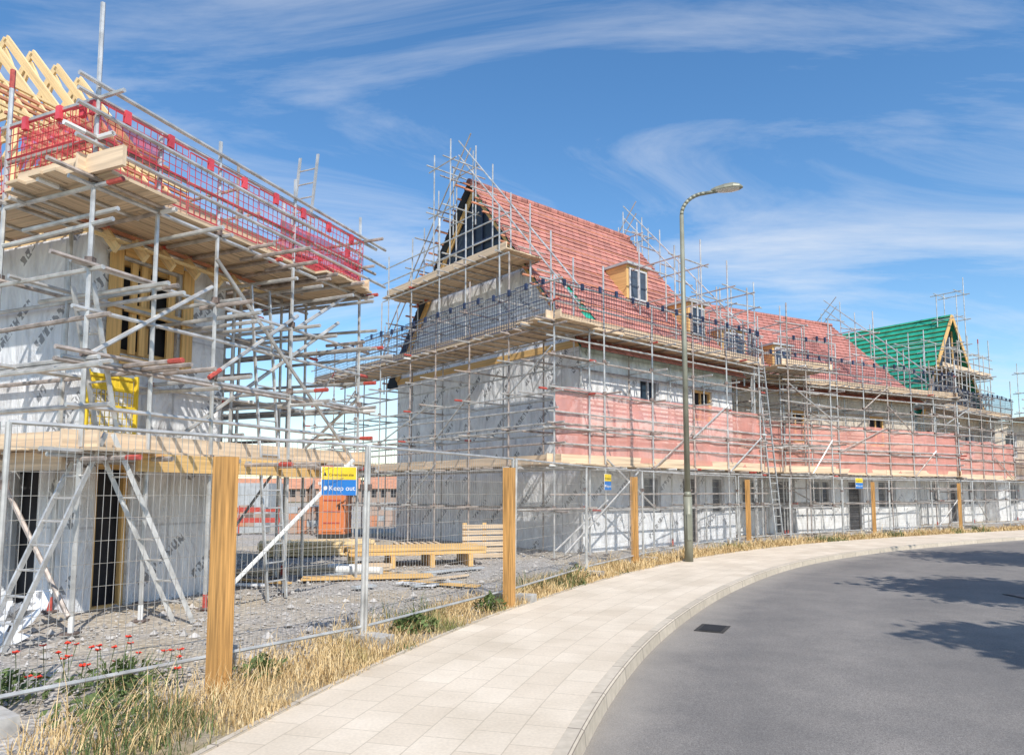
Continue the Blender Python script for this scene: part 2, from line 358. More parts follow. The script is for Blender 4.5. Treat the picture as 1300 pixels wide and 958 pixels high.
def house(C,u,W,L,ze,zr,name,ops=(),gops=(),wallk='foil',frontk=None,roof='tile',gable_dark=0,skip=None,green=False):
    C=v3(C);v=left(u); E=empty(name)
    wb=MB()
    wall(wb,C,C+u*L,-.1,ze,list(ops),frontk or wallk)
    wall(wb,C+v*W,C,-.1,ze,list(gops),wallk,uo=3.3)
    wall(wb,C+u*L,C+u*L+v*W,-.1,ze,[],wallk)
    wall(wb,C+u*L+v*W,C+v*W,-.1,ze,[],wallk)
    wb.obj('walls',E)
    tb=MB()
    tb.box(C+u*.02-v*.03+Z*(ze-.25),u*(L-.04),v*.05,Z*.2,'timber')
    tb.box(C-u*.03+Z*(ze-.25),u*.05,v*W,Z*.2,'timber')
    tb.box(C-u*.02+Z*2.55,u*.045,v*W,Z*.12,'tanwrap')
    gb=MB()
    for s,fl in ((0,0),(L,1)):
        b0=C+u*s+Z*ze;b1=b0+v*W;ap=b0+v*W/2+Z*(zr-ze-.05)
        def gp(a,z): return C+u*s+v*a+Z*z
        zc=gable_dark if (gable_dark and s==0) else zr-.05
        fr=(zc-ze)/(zr-.05-ze); a0=W/2*fr
        if fr<1:
            gb.face([gp(0,ze),gp(W,ze),gp(W-a0,zc),gp(a0,zc)],wallk,[(0,ze),(W,ze),(W-a0,zc),(a0,zc)])
            gb.face([gp(a0,zc),gp(W-a0,zc),gp(W/2,zr-.05)],'bluemem',[(0,0),(3,0),(1.5,3)])
            for i in range(9):
                a=a0+(W-2*a0)*(i+1)/10; zt=ze+(zr-ze)*(1-abs(a-W/2)/(W/2))-.25
                if zt>zc+.2: tb.box(gp(a,zc)-u*.07,v*.05,u*.05,Z*(zt-zc),'navy')
            for zz in (zc+.02,zc+1.0): 
                hw=(W/2)*(1-(zz-ze)/(zr-ze)); tb.beam(gp(W/2-hw,zz)-u*.09,gp(W/2+hw,zz)-u*.09,.05,.09,'navy')
        else:
            gb.face([b0,b1,ap],wallk,[(0,ze),(W,ze),(W/2,zr)])
        for a in (0,W):
            sgn=-1 if s==0 else 1
            tb.beam(gp(a,ze-.1)+u*sgn*.06,gp(W/2,zr-.16)+u*sgn*.06,.05,.2,'timber')
    gb.obj('gable',E)
    rb=MB(); ov=.3
    sl=(zr-ze)/(W/2)
    def eav(side,s,o=.35):
        if side==0: return C+u*s-v*o+Z*(ze-sl*o+.06)
        return C+u*s+v*(W+o)+Z*(ze-sl*o+.06)
    rd=lambda s:C+u*s+v*W/2+Z*(zr+.06)
    for side in (0,1):
        e0,e1=eav(side,-ov),eav(side,L+ov); r0,r1=rd(-ov),rd(L+ov)
        membrane_slope(rb,e0,e1,r0,r1,'green' if green or (skip and side==0) else 'bluemem',20 if green or skip else 0,'batten')
        slope(rb,e0,e1,r0,r1,roof,int((r0-e0).length/.28),skip if side==0 else None)
        nb=20
        nm=(e1-e0).cross(r0-e0).normalized(); nm=nm if nm.z>0 else -nm
        for i in range(nb):
            p=e0.lerp(r0,(i+.5)/nb)+nm*.02; tb.beam(p,p-u*R.uniform(.1,.55),.06,.05,'batten')
    n=int(L/.45)
    for i in range(n):
        p=rd(-ov+(L+2*ov)*i/n)+Z*.03; q=rd(-ov+(L+2*ov)*(i+.97)/n)+Z*.03
        rb.tube(p,q,.12,'tile',8)
    rb.obj('roof',E)
    tb.obj('timber_trim',E)
    return E,C,u,v
def dormer(E,C,u,v,W,ze,zr,s,w,zb,h,k='timber'):
    mb=MB(); sl=(zr-ze)/(W/2); y0=(zb-ze)/sl; 
    o=C+u*(s-w/2)+v*(y0-.05)+Z*zb; dep=(h)/sl+.3
    mb.box(o,u*w,v*dep,Z*h,k)
    mb.box(o-u*.08-v*.12+Z*(h+.003),u*(w+.16),v*(dep+.1),Z*.08,'grey')
    mb.box(o+u*.12-v*.03+Z*.15,u*(w-.24),v*.025,Z*(h-.3),'glass')
    for a in (.1,w/2-.03,w-.16): mb.box(o+u*a-v*.06+Z*.12,u*.05,v*.05,Z*(h-.24),'frame')
    for z in (.1,h-.16,): mb.box(o+u*.1-v*.055+Z*z,u*(w-.2),v*.04,Z*.06,'frame')
    mb.obj('dormer',E)

u1=dirv(23.4);v1=left(u1)
uA=dirv(49.4);vA=left(uA)
uB=dirv(62.6);vB=left(uB)
uC=V((.8,.6,0));vC=left(uC)
uD=dirv(64);vD=left(uD)
CA=(1.84,19.2);WA=9.4;LA=7.5
opsA=[(2.6,3.5,4.2,5.0,'frame'),(5.2,6.3,3.9,4.9,'timber'),(2.7,3.5,1.0,2.1,'frame'),(4.6,5.5,-.05,2.1,'frame'),(6.2,6.9,.9,2.1,'frame')]
EA,Ca,_,_=house(CA,uA,WA,LA,5.85,11.7,'unfinished_house',opsA,[],'foil',('foil','foilw',2.6),'tile',gable_dark=8.7,skip=(.12,.21,.05,.5))
dormer(EA,Ca,uA,vA,WA,5.85,11.7,4.5,1.1,7.9,1.25); dormer(EA,Ca,uA,vA,WA,5.85,11.7,6.7,1.0,6.9,1.2)
CB=(7.9,26.7);WB=8.8;LB=11.7
opsB=[(1,2,.9,2.1),(2.8,3.8,-.05,2.1),(4.8,6,.9,2.1),(7,8,-.05,2.1),(9,10.2,.9,2.1),(3.6,4.6,3.6,4.9,'timber'),(8.6,9.6,3.6,4.9,'timber')]
EB,Cb,_,_=house(CB,uB,WB,LB,5.85,10.1,'unfinished_house',opsB,[],'foil',('foilw','tanwrap',2.6),'tile')
dormer(EB,Cb,uB,vB,WB,5.85,10.1,1.6,1.3,6.7,1.4); dormer(EB,Cb,uB,vB,WB,5.85,10.1,4.2,1.1,6.6,1.1)
opsC=[(1,2.2,.9,2.1),(3.5,4.6,-.05,2.1),(5.8,7,.9,2.1),(1,2.2,3.6,4.9),(5.8,7,3.6,4.9)]
g0=V((20.8,36.2,0))
EC=empty('unfinished_house')
def gable_front(E,p0,u,W,L,ze,zr):
    v=left(u); wb=MB(); wall(wb,p0,p0+u*W,-.1,ze,opsC,('foilw','tanwrap',2.6)); wall(wb,p0+v*L,p0,-.1,ze,[(2,3,.9,2.1),(2,3,3.6,4.9)],'foilw')
    wall(wb,p0+u*W,p0+u*W+v*L,-.1,ze,[],'foil'); wall(wb,p0+u*W+v*L,p0+v*L,-.1,ze,[],'foil')
    ap=p0+u*W/2+Z*(zr-.05)
    wb.face([p0+Z*ze,p0+u*W+Z*ze,ap],'bluemem'); wb.face([p0+v*L+Z*ze,p0+u*W+v*L+Z*ze,ap+v*L],'foil')
    wb.obj('walls',E)
    rb=MB(); sl=(zr-ze)/(W/2)
    for s in (0,1):
        e0=(p0-u*.35 if s==0 else p0+u*(W+.35))+Z*(ze-.35*sl+.06)-v*.3; e1=e0+v*(L+.6); r0=p0+u*W/2+Z*(zr+.06)-v*.3; r1=r0+v*(L+.6)
        membrane_slope(rb,e0,e1,r0,r1,'green',20,'leafg')
        rb.beam(e0-v*.06-Z*.1,r0-v*.06-Z*.1,.05,.24,'timber')
    for i in range(8):
        a=W*(i+.5)/8; zt=ze+(zr-ze)*(1-abs(a-W/2)/(W/2)); rb.box(p0+u*a-v*.1+Z*ze,u*.08,v*.06,Z*(zt-ze-.1),'timber')
    rb.obj('roof',E)
gable_front(EC,g0,uC,8,8,5.85,11.3)
ED=empty('unfinished_house'); wb=MB(); C4=V((27.6,40.4,0))
wall(wb,C4,C4+uD*26,-.1,5.7,[(a,a+1.1,.9,2.1) for a in (1,4,8,11,15)]+[(a,a+1.1,3.6,4.9) for a in (1,4,8,11,15)],('foilw','tanwrap',2.6)); wall(wb,C4+vD*8,C4,-.1,5.7,[],'foil'); wall(wb,C4+uD*26,C4+uD*26+vD*8,-.1,5.7,[],'foil'); wall(wb,C4+uD*26+vD*8,C4+vD*8,-.1,5.7,[],'foil')
wb.obj('walls',ED)
EL=empty('unfinished_house'); A0=V((-5,8.2,0)); WL=8.0; LL=2.4
CL=A0+u1*1.0+v1*1.35
wb=MB()
wall(wb,CL,CL+u1*LL,-.1,5.25,[(.2,.75,-.05,2.0,'timber'),(.45,1.45,3.6,5.0,'timber')],('foil','foil',2.4),uo=1)
wall(wb,CL+v1*WL,CL,-.1,5.25,[(WL-1.6,WL-.9,-.05,2.0)],'foil',uo=7)
wall(wb,CL+u1*LL,CL+u1*LL+v1*WL,-.1,5.25,[],'foil'); wall(wb,CL+u1*LL+v1*WL,CL+v1*WL,-.1,5.25,[],'foil')
o=CL-v1*.03+Z*3.5
for a,b,c,d_ in ((.22,.0,.2,1.6),(1.48,.0,.2,1.6),(.44,1.53,1.02,.16),(.44,-.08,1.02,.14),(.56,.1,.1,1.35),(.72,.1,.1,1.35),(1.2,.1,.12,1.35)): wb.box(o+u1*a+Z*b,u1*c,-v1*.04,Z*d_,'timber')
wb.box(o+u1*.44+Z*.7-v1*.05,u1*1.02,-v1*.03,Z*.12,'timber')
wb.obj('walls',EL)
tb=MB(); zr=9.75;ze=5.25
for i in range(6):
    b=CL+u1*(.05+(LL-.1)*i/5)
    l=b-v1*.4+Z*(ze-.3);r=b+v1*(WL+.4)+Z*(ze-.3);a=b+v1*WL/2+Z*zr
    tb.beam(l,a,.045,.14,'timberpale'); tb.beam(r,a,.045,.14,'timberpale'); tb.beam(b+Z*(ze+.06),b+v1*WL+Z*(ze+.06),.045,.1,'timberpale')
    for f0 in (.25,.75): tb.beam(b+v1*WL*f0+Z*(ze+.1),b+v1*WL*f0+Z*(ze+.5*(zr-ze)),.045,.08,'timberpale')
    tb.beam(b+v1*WL*.25+Z*(ze+2.2),b+v1*WL*.75+Z*(ze+2.2),.045,.1,'timberpale')
    tb.beam(b+v1*WL*.35+Z*(ze+2.2),b+v1*WL*.5+Z*(zr-.2),.045,.07,'timberpale')
    tb.beam(b+v1*WL*.65+Z*(ze+2.2),b+v1*WL*.5+Z*(zr-.2),.045,.07,'timberpale')
for i in range(17):
    f=(i+.3)/26; p=(CL-v1*.4+Z*(ze-.3)).lerp(CL+v1*WL/2+Z*zr,f)+Z*.08
    tb.beam(p-u1*.4,p+u1*(LL+.6),.05,.04,'timberpale' if i%4==0 else 'batten')
tb.obj('roof_trusses',EL)
bb=MB()
g=CL+u1*(LL-.02); bb.face([g+v1*.3+Z*ze,g+v1*(WL-.3)+Z*ze,g+v1*WL*.6+Z*(ze+3.4),g+v1*WL*.4+Z*(ze+3.4)],'brickr',[(0,0),(7,0),(5,3.4),(3,3.4)])
bb.obj('gable_brickwork',EL)

# ---------------- scaffolding ----------------
RT=.0245
def scaffold(mb,path,inns,w,levels,decks,top,z0=-.05,sp=1.9,guard=None,gh=1.0,r=RT,extra=.6,bands=.3,diag=True):
    def T(p,q,k=None):
        k=k or ('steel' if R.random()<.7 else 'steel2'); mb.tube(p,q,r,k,6)
        if R.random()<bands:
            d=(V(q)-V(p)).normalized(); a=R.choice([V(p),V(q)-d*.25]); mb.tube(a-d*.002,a+d*.25,r*1.12,R.choice(['redpaint','redpaint','white','steel2']),6)
    def cpl(p): mb.box(p-V((.045,.045,.045)),V((.09,0,0)),V((0,.09,0)),V((0,0,.09)),'coupler')
    for si in range(len(path)-1):
        a=v3(path[si]);b=v3(path[si+1]);d=b-a;L=d.length;d.normalize();n=inns[si]; ww=w[si] if isinstance(w,(list,tuple)) else w
        nbay=max(1,round(L/sp))
        for i in range(nbay+1):
            s=L*i/nbay+(R.uniform(-.12,.12) if 0<i<nbay else 0); 
            if si>0 and i==0: continue
            p=a+d*s; ln=V((R.uniform(-.04,.04),R.uniform(-.04,.04),0)); tz=top+R.uniform(-.5,.7)
            T(p+Z*z0,p+ln+Z*tz)
            for z in levels: cpl(p+Z*(z+.03))
            q=p+n*ww; T(q+Z*z0,q+ln+Z*((decks[-1] if decks else top)+R.uniform(-.2,1.1)))
            if z0<0:
                for x in (p,q): mb.box(x-V((.08,.08,0)),V((.16,0,0)),V((0,.16,0)),Z*.02,'coupler'); 
            for z in levels:
                dz=R.uniform(-.03,.03)
                T(p-n*R.uniform(.1,extra)+Z*(z+dz)+d*.06,q+n*R.uniform(.0,.25)+Z*(z+dz)+d*.06)
                if z in decks:
                    for m in (.33,.66):
                        if i<nbay:
                            x=p+d*(L/nbay*m); T(x-n*R.uniform(.05,extra*.9)+Z*(z+dz),x+n*(ww+.15)+Z*(z+dz))
        for z in levels:
            for off_ in (0,ww):
                T(a+n*off_-d*R.uniform(.15,.5)+Z*(z-.05+R.uniform(-.03,.03)),b+n*off_+d*R.uniform(.15,.5)+Z*(z-.05+R.uniform(-.03,.03)))
            if z in decks:
                for g_ in (.5,1.0):
                    T(a-d*R.uniform(.2,.5)+Z*(z+g_+.05),b+d*R.uniform(.2,.5)+Z*(z+g_+.05))
            else:
                if R.random()<.8: T(a-d*R.uniform(.1,.5)+Z*(z+R.uniform(.3,.6)),b+d*R.uniform(.1,.5)+Z*(z+R.uniform(.3,.6)))
        if diag:
            i=0
            while i<nbay:
                s0=L*i/nbay;s1=L*min(nbay,i+R.choice([1,1,2]))/nbay
                li=R.randrange(len(levels)); za=levels[li-1] if li>0 else max(z0,0)+.2; zb=levels[li]
                if R.random()<.5:s0,s1=s1,s0
                T(a+d*s0-n*.04+Z*za,a+d*s1-n*.04+Z*(zb+.2)); i+=R.choice([1,2])
        for z in decks:
            nbd=max(3,int(ww/.235)+1); 
            for k in range(nbd):
                s=-.3+R.uniform(-.15,.1)
                while s<L+.1:
                    l=min(R.choice([3.9,3.9,2.4]),L+.35-s)
                    if l<.3: break
                    o=n*(.03+k*.236-.06)
                    mb.box(a+d*s+o+Z*(z+.03+R.uniform(0,.012)),d*(l-.02),n*.222,Z*.038,'board'); s+=l
            s=-.2
            while s<L:
                l=min(3.9,L+.25-s)
                if l<.2: break
                mb.box(a+d*s+n*.03+Z*(z+.075),d*(l-.015),n*.036,Z*R.uniform(.2,.225),'boardend'); s+=l
        if guard:
            z=decks[-1]+.1; s=0
            while s<L-.1:
                l=min(1.3,L-s); tl=n*R.uniform(-.1,.03); zz=z+R.uniform(-.04,.07)
                wr=.006
                ns=max(2,int(l/.1))
                for i in range(ns+1): mb.tube(a+d*(s+l*i/ns)-n*.035+Z*zz,a+d*(s+l*i/ns)-n*.035+tl+Z*(zz+gh),wr,guard,3)
                m=int(gh/.1)
                for i in range(m+1): 
                    rr=wr*2.2 if i in (0,m,m//2) else wr
                    mb.tube(a+d*s-n*.035+tl*(i/m)+Z*(zz+gh*i/m),a+d*(s+l)-n*.035+tl*(i/m)+Z*(zz+gh*i/m),rr,guard,3)
                for i in range(0,2): mb.box(a+d*(s+l*(.25+.5*i))-n*.06+Z*(zz+gh-.1),d*.08,n*.05,Z*.17,guard)
                s+=l+.03
def netting(path,inns,z0,z1,k,name):
    mb=MB()
    for si in range(len(path)-1):
        a=v3(path[si]);b=v3(path[si+1]);d=b-a;L=d.length;d.normalize();n=inns[si]; nx=int(L/.3);nz=6
        g=[[a+d*(L*i/nx)+n*(.04+.07*noise.noise(V((i*.35,j*.5,si*9+z0))))+Z*(z0+(z1-z0)*j/nz+(.08*noise.noise(V((i*.2,5,si))) if j==nz else 0)) for j in range(nz+1)] for i in range(nx+1)]
        for i in range(nx):
            for j in range(nz): mb.face([g[i][j],g[i+1][j],g[i+1][j+1],g[i][j+1]],k,[(i*.3,j*.3),(i*.3+.3,j*.3),(i*.3+.3,j*.3+.3),(i*.3,j*.3+.3)])
    return mb.obj(name,smooth=True)
mb=MB()
E5=A0+u1*5.4; RL=.029
pathL=[A0+v1*7,A0,E5,E5+v1*9]
scaffold(mb,pathL,[u1,v1,-u1],[.9,1.25,1.3],[2.05,3.2,4.3,5.3],[2.05,5.3],6.9,guard='redmesh',gh=.85,sp=1.85,extra=.75,bands=.55,r=RL)
scaffold(mb,[A0+v1*1.6+u1*3.9,A0+v1*8+u1*3.9],[u1],1.2,[2.05,3.2,4.3,5.3,6.6],[],7.2,sp=1.8,r=RL)
for i in range(16):
    s=-.3+i*.38; z=R.choice([4.95,5.05,3.0,4.1]); p=A0+u1*s
    mb.tube(p-v1*R.uniform(.3,.9)+Z*z,p+v1*R.uniform(1.2,2.4)+Z*(z+R.uniform(-.03,.03)),RL,'steel',6)
for z in (5.65,6.05,6.4): mb.tube(A0-u1*.3-v1*.06+Z*(z+.1),E5+u1*.7-v1*.06+Z*z,RL,'steel',6)
mb.tube(A0+u1*1.8-v1*.1+Z*4.9,A0+u1*5.2-v1*.1+Z*2.1,RL,'steel',6); mb.tube(A0+u1*4.6-v1*.1+Z*4.6,A0+u1*1.6+v1*.6+Z*2.2,RL,'steel',6)
mb.tube(A0+u1*2.0+v1*.0+Z*0,A0+u1*3.6-v1*1.2+Z*2.1,RL*1.1,'white',6)
mb.box(A0+u1*.7-v1*.09+Z*1.86,u1*2.5,v1*.05,Z*.23,'timber'); mb.box(A0+u1*3.25-v1*.10+Z*1.84,u1*2.0,v1*.05,Z*.22,'timber')
mb.box(A0-u1*.08+v1*.2+Z*1.86,v1*5,u1*.05,Z*.22,'boardend')
mb.box(A0-u1*.1-v1*.6+Z*5.36,v1*1.9,u1*.05,Z*.24,'boardend')
for i in range(14):
    p=A0+u1*R.uniform(0,5.2)+Z*R.choice([2.0,3.15,4.25,5.2]); e=p-v1*R.uniform(.5,1.1); mb.tube(e,p+v1*.3,RL,'steel2',6)
    if i%3==0: mb.tube(e-v1*.002,e+v1*.22,RL*1.12,'redpaint',6)
mb.obj('scaffolding')
netting([A0+v1*1.5,A0,A0+u1*.9],[u1,v1],5.75,6.2,'rednet','red_debris_netting')
netting([A0+u1*3.2,E5,E5+v1*1.5],[v1,-u1],5.4,6.0,'rednet','red_debris_netting')
mb=MB()
S=v3(CA)-uA*1.9-vA*.95
G0=S+vA*(WA+3.9)
F0=S+uA*(LA+2.0)
pathA=[G0,S,F0]
scaffold(mb,pathA,[uA,vA],[1.25,.85],[1.2,2.25,3.2,4.15,5.0,5.8],[2.25,5.8],7.3,guard='navy',gh=1.0,sp=1.75,bands=.2,extra=.7)
gA=v3(CA)-uA*1.5
scaffold(mb,[gA+vA*7.6,gA+vA*1.6],[uA],1.2,[6.9,8.3],[8.3],9.6,z0=5.85,sp=1.5,diag=False)
T=lambda p,q,k='steel',r=RT: mb.tube(p,q,r,k,6)
def verge_rails(C,u,v,W,ze,zr,s):
    for sd in (0,1):
        e=C+u*s+v*(-.5 if sd==0 else W+.5)+Z*ze; a=C+u*s+v*W/2+Z*zr
        for h in (.7,1.2):
            T(e+Z*h,a+Z*h+(a-e).normalized()*.5)
        for i in range(6):
            p=e.lerp(a,(i+.3)/6); T(p-Z*.9,p+Z*R.uniform(1.3,1.9))
        for i in range(7):
            p=e.lerp(a,(i+.5)/7)+Z*.6; T(p-u*R.uniform(.4,.9),p+u*R.uniform(.3,.6),R.choice(['steel','steel2']))
verge_rails(Ca,uA,vA,WA,5.85,11.7,-.45)
verge_rails(Ca,uA,vA,WA,5.85,11.7,LA+.4)
def tower(c,u,v,zb,zt,w=.9,n=3):
    for a,b in ((0,0),(w,0),(0,w),(w,w)):
        T(c+u*a+v*b+Z*zb,c+u*a+v*b+Z*(zt+R.uniform(-.9,.5)))
    for i in range(n):
        z=zb+(zt-zb)*(i+.6)/n-.2
        for a in (0,w):
            T(c+u*a-v*.3+Z*z,c+u*a+v*(w+.3)+Z*z); T(c+v*a-u*.3+Z*(z+.06),c+v*a+u*(w+.4)+Z*(z+.06))
tower(Ca-uA*1.3+vA*(WA/2-.4),uA,vA,8.2,12.9)
tower(Ca+uA*(LA+.1)+vA*(WA/2-.6),uA,vA,9,12.4,.7)
tower(Ca+uA*4.0-vA*.3,uA,vA,5.9,9.6,1.4); tower(Ca+uA*6.6-vA*.5,uA,vA,5.9,9.0,1.2)
mb.tube(S+uA*.3-vA*.05+Z*.1,S+uA*3.2-vA*.05+Z*2.2,RT,'steel',6)
mb.obj('scaffolding')
netting([S+uA*.05,F0],[vA],2.4,4.2,'net','debris_netting')
mb=MB()
SB=v3(CB)-vB*1.0+uB*.6; FB=SB+uB*(LB+.8)
scaffold(mb,[F0+vA*.2,SB],[vA],.9,[1.2,2.25,4.15,5.8],[2.25,5.8],7.2,guard='navy',sp=1.3)
scaffold(mb,[SB,FB],[vB],.9,[1.2,2.25,3.2,4.15,5.0,5.8],[2.25,5.8],7.0,guard='navy',gh=1.0,sp=1.6,bands=.25,r=.026)
q=SB-vB*1.3+uB*.4
scaffold(mb,[q,q+uB*2.2],[vB],1.2,[1.1,2.25,3.3,4.3,5.3,6.1],[2.25,6.1],7.8,sp=1.1,guard='navy')
verge_rails(Cb,uB,vB,WB,5.85,10.1,LB+.3)
for s in (.4,3.0,7.5): tower(Cb+uB*s-vB*.3,uB,vB,5.8,8.9+R.uniform(-.3,.6),1.2)
mb.obj('scaffolding')
netting([SB,FB],[vB],2.4,4.25,'net','debris_netting')
mb=MB()
SC=g0-uC*1.2-vC*1.2; FC=SC+uC*10.4; SD=C4-vD*1.0+uD*1.5; FD=SD+uD*20
scaffold(mb,[FB+uB*.2,SC],[left((SC-FB).normalized())],.9,[1.2,2.25,4.15,5.8],[2.25,5.8],7.2,sp=1.6,r=.028)
scaffold(mb,[SC,FC],[vC],1.1,[1.2,2.25,3.3,4.15,5,5.8],[2.25,5.8],7.4,guard='navy',sp=1.6,r=.028)
scaffold(mb,[g0-vC*1.0+uC*1.2,g0-vC*1.0+uC*7],[vC],1.0,[6.8,8.0],[8.0],9.8,z0=5.8,sp=1.4,r=.028)
scaffold(mb,[SD,FD],[vD],1.0,[1.2,2.25,3.3,4.15,5,5.8],[2.25,5.8],7.6,guard='navy',sp=1.8,r=.03)
for s in (0,3,6): tower(SC+uC*s+vC*.2,uC,vC,5.8,9.8,1.3)
tower(g0+uC*3.5-vC*.8,uC,vC,9,13.2,1.0)
tower(SD+uD*2,uD,vD,5.8,9.4,1.5); tower(SD+uD*7,uD,vD,5.8,9.2,1.5)
mb.obj('scaffolding')
netting([FB+uB*.3,SC,FC],[left((SC-FB).normalized()),vC],2.4,4.3,'net','debris_netting')
netting([SD,FD],[vD],2.4,4.3,'net','debris_netting')

# ---------------- ladders, gates ----------------
def ladder(p,q,side,w=.4,name='ladder'):
    mb=MB();p=V(p);q=V(q);side=side.normalized(); L=(q-p).length
    for s in (-1,1): mb.beam(p+side*s*w/2,q+side*s*w/2,.025,.055,'steel')
    n=int(L/.27)
    for i in range(1,n): c=p.lerp(q,i/n); mb.tube(c-side*w/2,c+side*w/2,.014,'steel',6)
    return mb.obj(name)
ladder(A0+u1*-.9-v1*.1,A0+u1*.25+v1*.1+Z*2.3,v1,.36)
ladder(A0+u1*1.1-v1*.5,A0+u1*.35+v1*.1+Z*2.3,v1,.34)
ladder(A0+u1*.6+v1*.3+Z*2.1,A0+u1*.1+v1*.25+Z*4.1,v1,.36)
ladder(A0+u1*3.0-v1*.3+Z*0,A0+u1*3.2+v1*.4+Z*4.9,u1,.4)
ladder(E5+v1*1.2-u1*.5+Z*5.3,E5+v1*.9-u1*.5+Z*8.0,v1,.42)
ladder(F0+uA*.5-vA*.3,F0+uA*.7+vA*.4+Z*6.8,uA,.45)
mb=MB(); g=A0+u1*.65+v1*.85+Z*2.3; gw=.72
for z in (0,.45,.85): mb.beam(g+Z*z,g+Z*z+u1*gw,.035,.04,'yellow')
for i in range(12): mb.tube(g+u1*gw*i/11,g+u1*gw*i/11+Z*.85,.006,'yellow',5)
for i in range(8): mb.tube(g+Z*.1*i,g+Z*.1*i+u1*gw,.006,'yellow',5)
mb.box(g+u1*.05+Z*.66,u1*(gw-.1),v1*.02,Z*.19,'yellow')
for i in (0,gw): mb.beam(g+u1*i,g+u1*i+Z*.9,.04,.05,'yellow')
mb.obj('safety_gate')

# ---------------- fence ----------------
FP=[(-8.6,.4),(-5.4,3.3),(-2.45,6.05),(-.08,10.1),(2.75,16.0),(7.5,22.6),(14.0,27.6),(22,32.8),(33,38.8),(48,45)]
def heras(p,q):
    mb=MB(); p=v3(p);q=v3(q);d=q-p;L=d.length;d.normalize(); n=left(d)
    tz=2.1; lean=n*R.uniform(-.05,.05)
    a=p+d*.03;b=q-d*.03
    H=lambda x,z:x+lean*(z/2)+Z*z
    for x in (a,b): mb.tube(H(x,.02),H(x,tz),.021,'steel',8)
    for z in (.18,tz): mb.tube(H(a,z),H(b,z),.017,'steel',7)
    W=(b-a).length; nx=int(W/.055); 
    for i in range(1,nx): x=a+d*(W*i/nx); mb.tube(H(x,.18),H(x,tz),.0026,'steel',3)
    for i in range(1,11): z=.18+(tz-.18)*i/11; mb.tube(H(a,z),H(b,z),.0026,'steel',3)
    mb.box(p-n*.33-d*.11-Z*.03,n*.66,d*.22,Z*.14,'concrete')
    mb.box(q-d*.06+Z*1.62-n*.03,d*.12,n*.06,Z*.07,'coupler')
    mb.obj('mesh_fence_panel')
FC_=catmull(FP,12)
pts=[FC_[0]]
for i in range(1,len(FC_)):
    while (FC_[i]-pts[-1]).length>=3.4:
        pts.append(pts[-1]+(FC_[i]-pts[-1]).normalized()*3.4)
off=[left((pts[min(i+1,len(pts)-1)]-pts[max(i-1,0)]).normalized())*.15 for i in range(len(pts))]
for i in range(len(pts)-1): heras(pts[i]+off[i],pts[i+1]+off[i+1])
for (x,y,h,w) in ((-2.42,6.0,1.90,.145),(-.04,10.1,1.95,.13),(2.78,16.2,1.95,.13),(7.45,22.5,2.0,.13),(14.0,27.6,2.0,.13),(19.6,31.2,2.0,.13),(27,35.6,2.0,.13),(-6.4,2.2,1.9,.14)):
    mb=MB(); d=V((.5,.87,0)).normalized(); n=left(d); c=V((x,y,-.1))
    mb.box(c-d*w/2-n*w/2,d*w,n*w,Z*(h+.1),'post',False)
    mb.obj('wooden_post')
def sign(x,y,z,w,d):
    E=empty('construction_sign'); n=-left(d); c=V((x,y,z))
    mb=MB(); mb.box(c-d*w/2,d*w,-n*.006,Z*w*.78,'white',False); 
    mb.box(c-d*(w/2-.008)+n*.001,d*(w-.016),n*.003,Z*w*.42,'blue',False); mb.box(c-d*(w/2-.008)+Z*w*.43+n*.001,d*(w-.016),n*.003,Z*w*.34,'yellow',False)
    cc=c-d*w*.40+Z*w*.58+n*.006; a=[cc+d*(-.05*w)-Z*.05*w,cc+d*(.05*w)-Z*.05*w,cc+Z*.06*w]; mb.face(a,'black')
    mb.tube(c-d*w*.39+Z*w*.2+n*.004,c-d*w*.39+Z*w*.2+n*.007,.06*w,'white',14)
    mb.obj('panel',E)
    for txt,zz,sz,k in (('Construction site',.53,.085,'black'),('Keep out',.13,.17,'white')):
        cu=bpy.data.curves.new('lettering','FONT'); cu.body=txt; cu.size=sz*w*1.15; cu.align_x='LEFT'; cu.extrude=.0005
        o=bpy.data.objects.new('lettering',cu); sc.collection.objects.link(o); cu.materials.append(M[k])
        o.parent=E; o.location=c-d*w*.29+Z*w*zz+n*.007
        o.rotation_euler=(math.radians(90),0,math.atan2(d.y,d.x))
def fp(s):
    for i in range(len(FC_)-1):
        if FC_[i+1].y>s: 
            t=(s-FC_[i].y)/(FC_[i+1].y-FC_[i].y); p=FC_[i].lerp(FC_[i+1],t); d=(FC_[i+1]-FC_[i]).normalized(); return p,d
sign(-1.80,7.4,1.57,.38,V((.85,.53,0)).normalized())
p,d=fp(14.7); sign(p.x-.05,p.y,1.65,.42,d); p,d=fp(27.0); sign(p.x,p.y-.1,1.75,.5,d)

# ---------------- street lamp ----------------
E=empty('street_lamp'); mb=MB(); L0=V((4.12,16.7,0))
mb.tube(L0-Z*.05,L0+Z*1.5,.1,'lamp',16); mb.tube(L0+Z*1.5,L0+Z*1.62,.1,'lamp',16,.07); mb.tube(L0+Z*1.62,L0+Z*8.3,.07,'lamp',14,.05)
mb.box(L0+V((-.05,-.115,.5)),V((.1,0,0)),V((0,.03,0)),Z*.6,'lamp')
ad=V((.98,-.2,0)).normalized()
arcp=[L0+Z*8.3+ad*(.55*(1-math.cos(t)))+Z*(.5*math.sin(t)) for t in [math.pi/2*i/8 for i in range(9)]]
for a,b in zip(arcp,arcp[1:]): mb.tube(a,b,.045,'lamp',12)
mb.tube(arcp[-1],arcp[-1]+ad*.3+Z*.03,.042,'lamp',12)
mb.obj('post',E,True)
hb=MB(); h0=arcp[-1]+ad*.15+Z*.04; sd=left(ad)
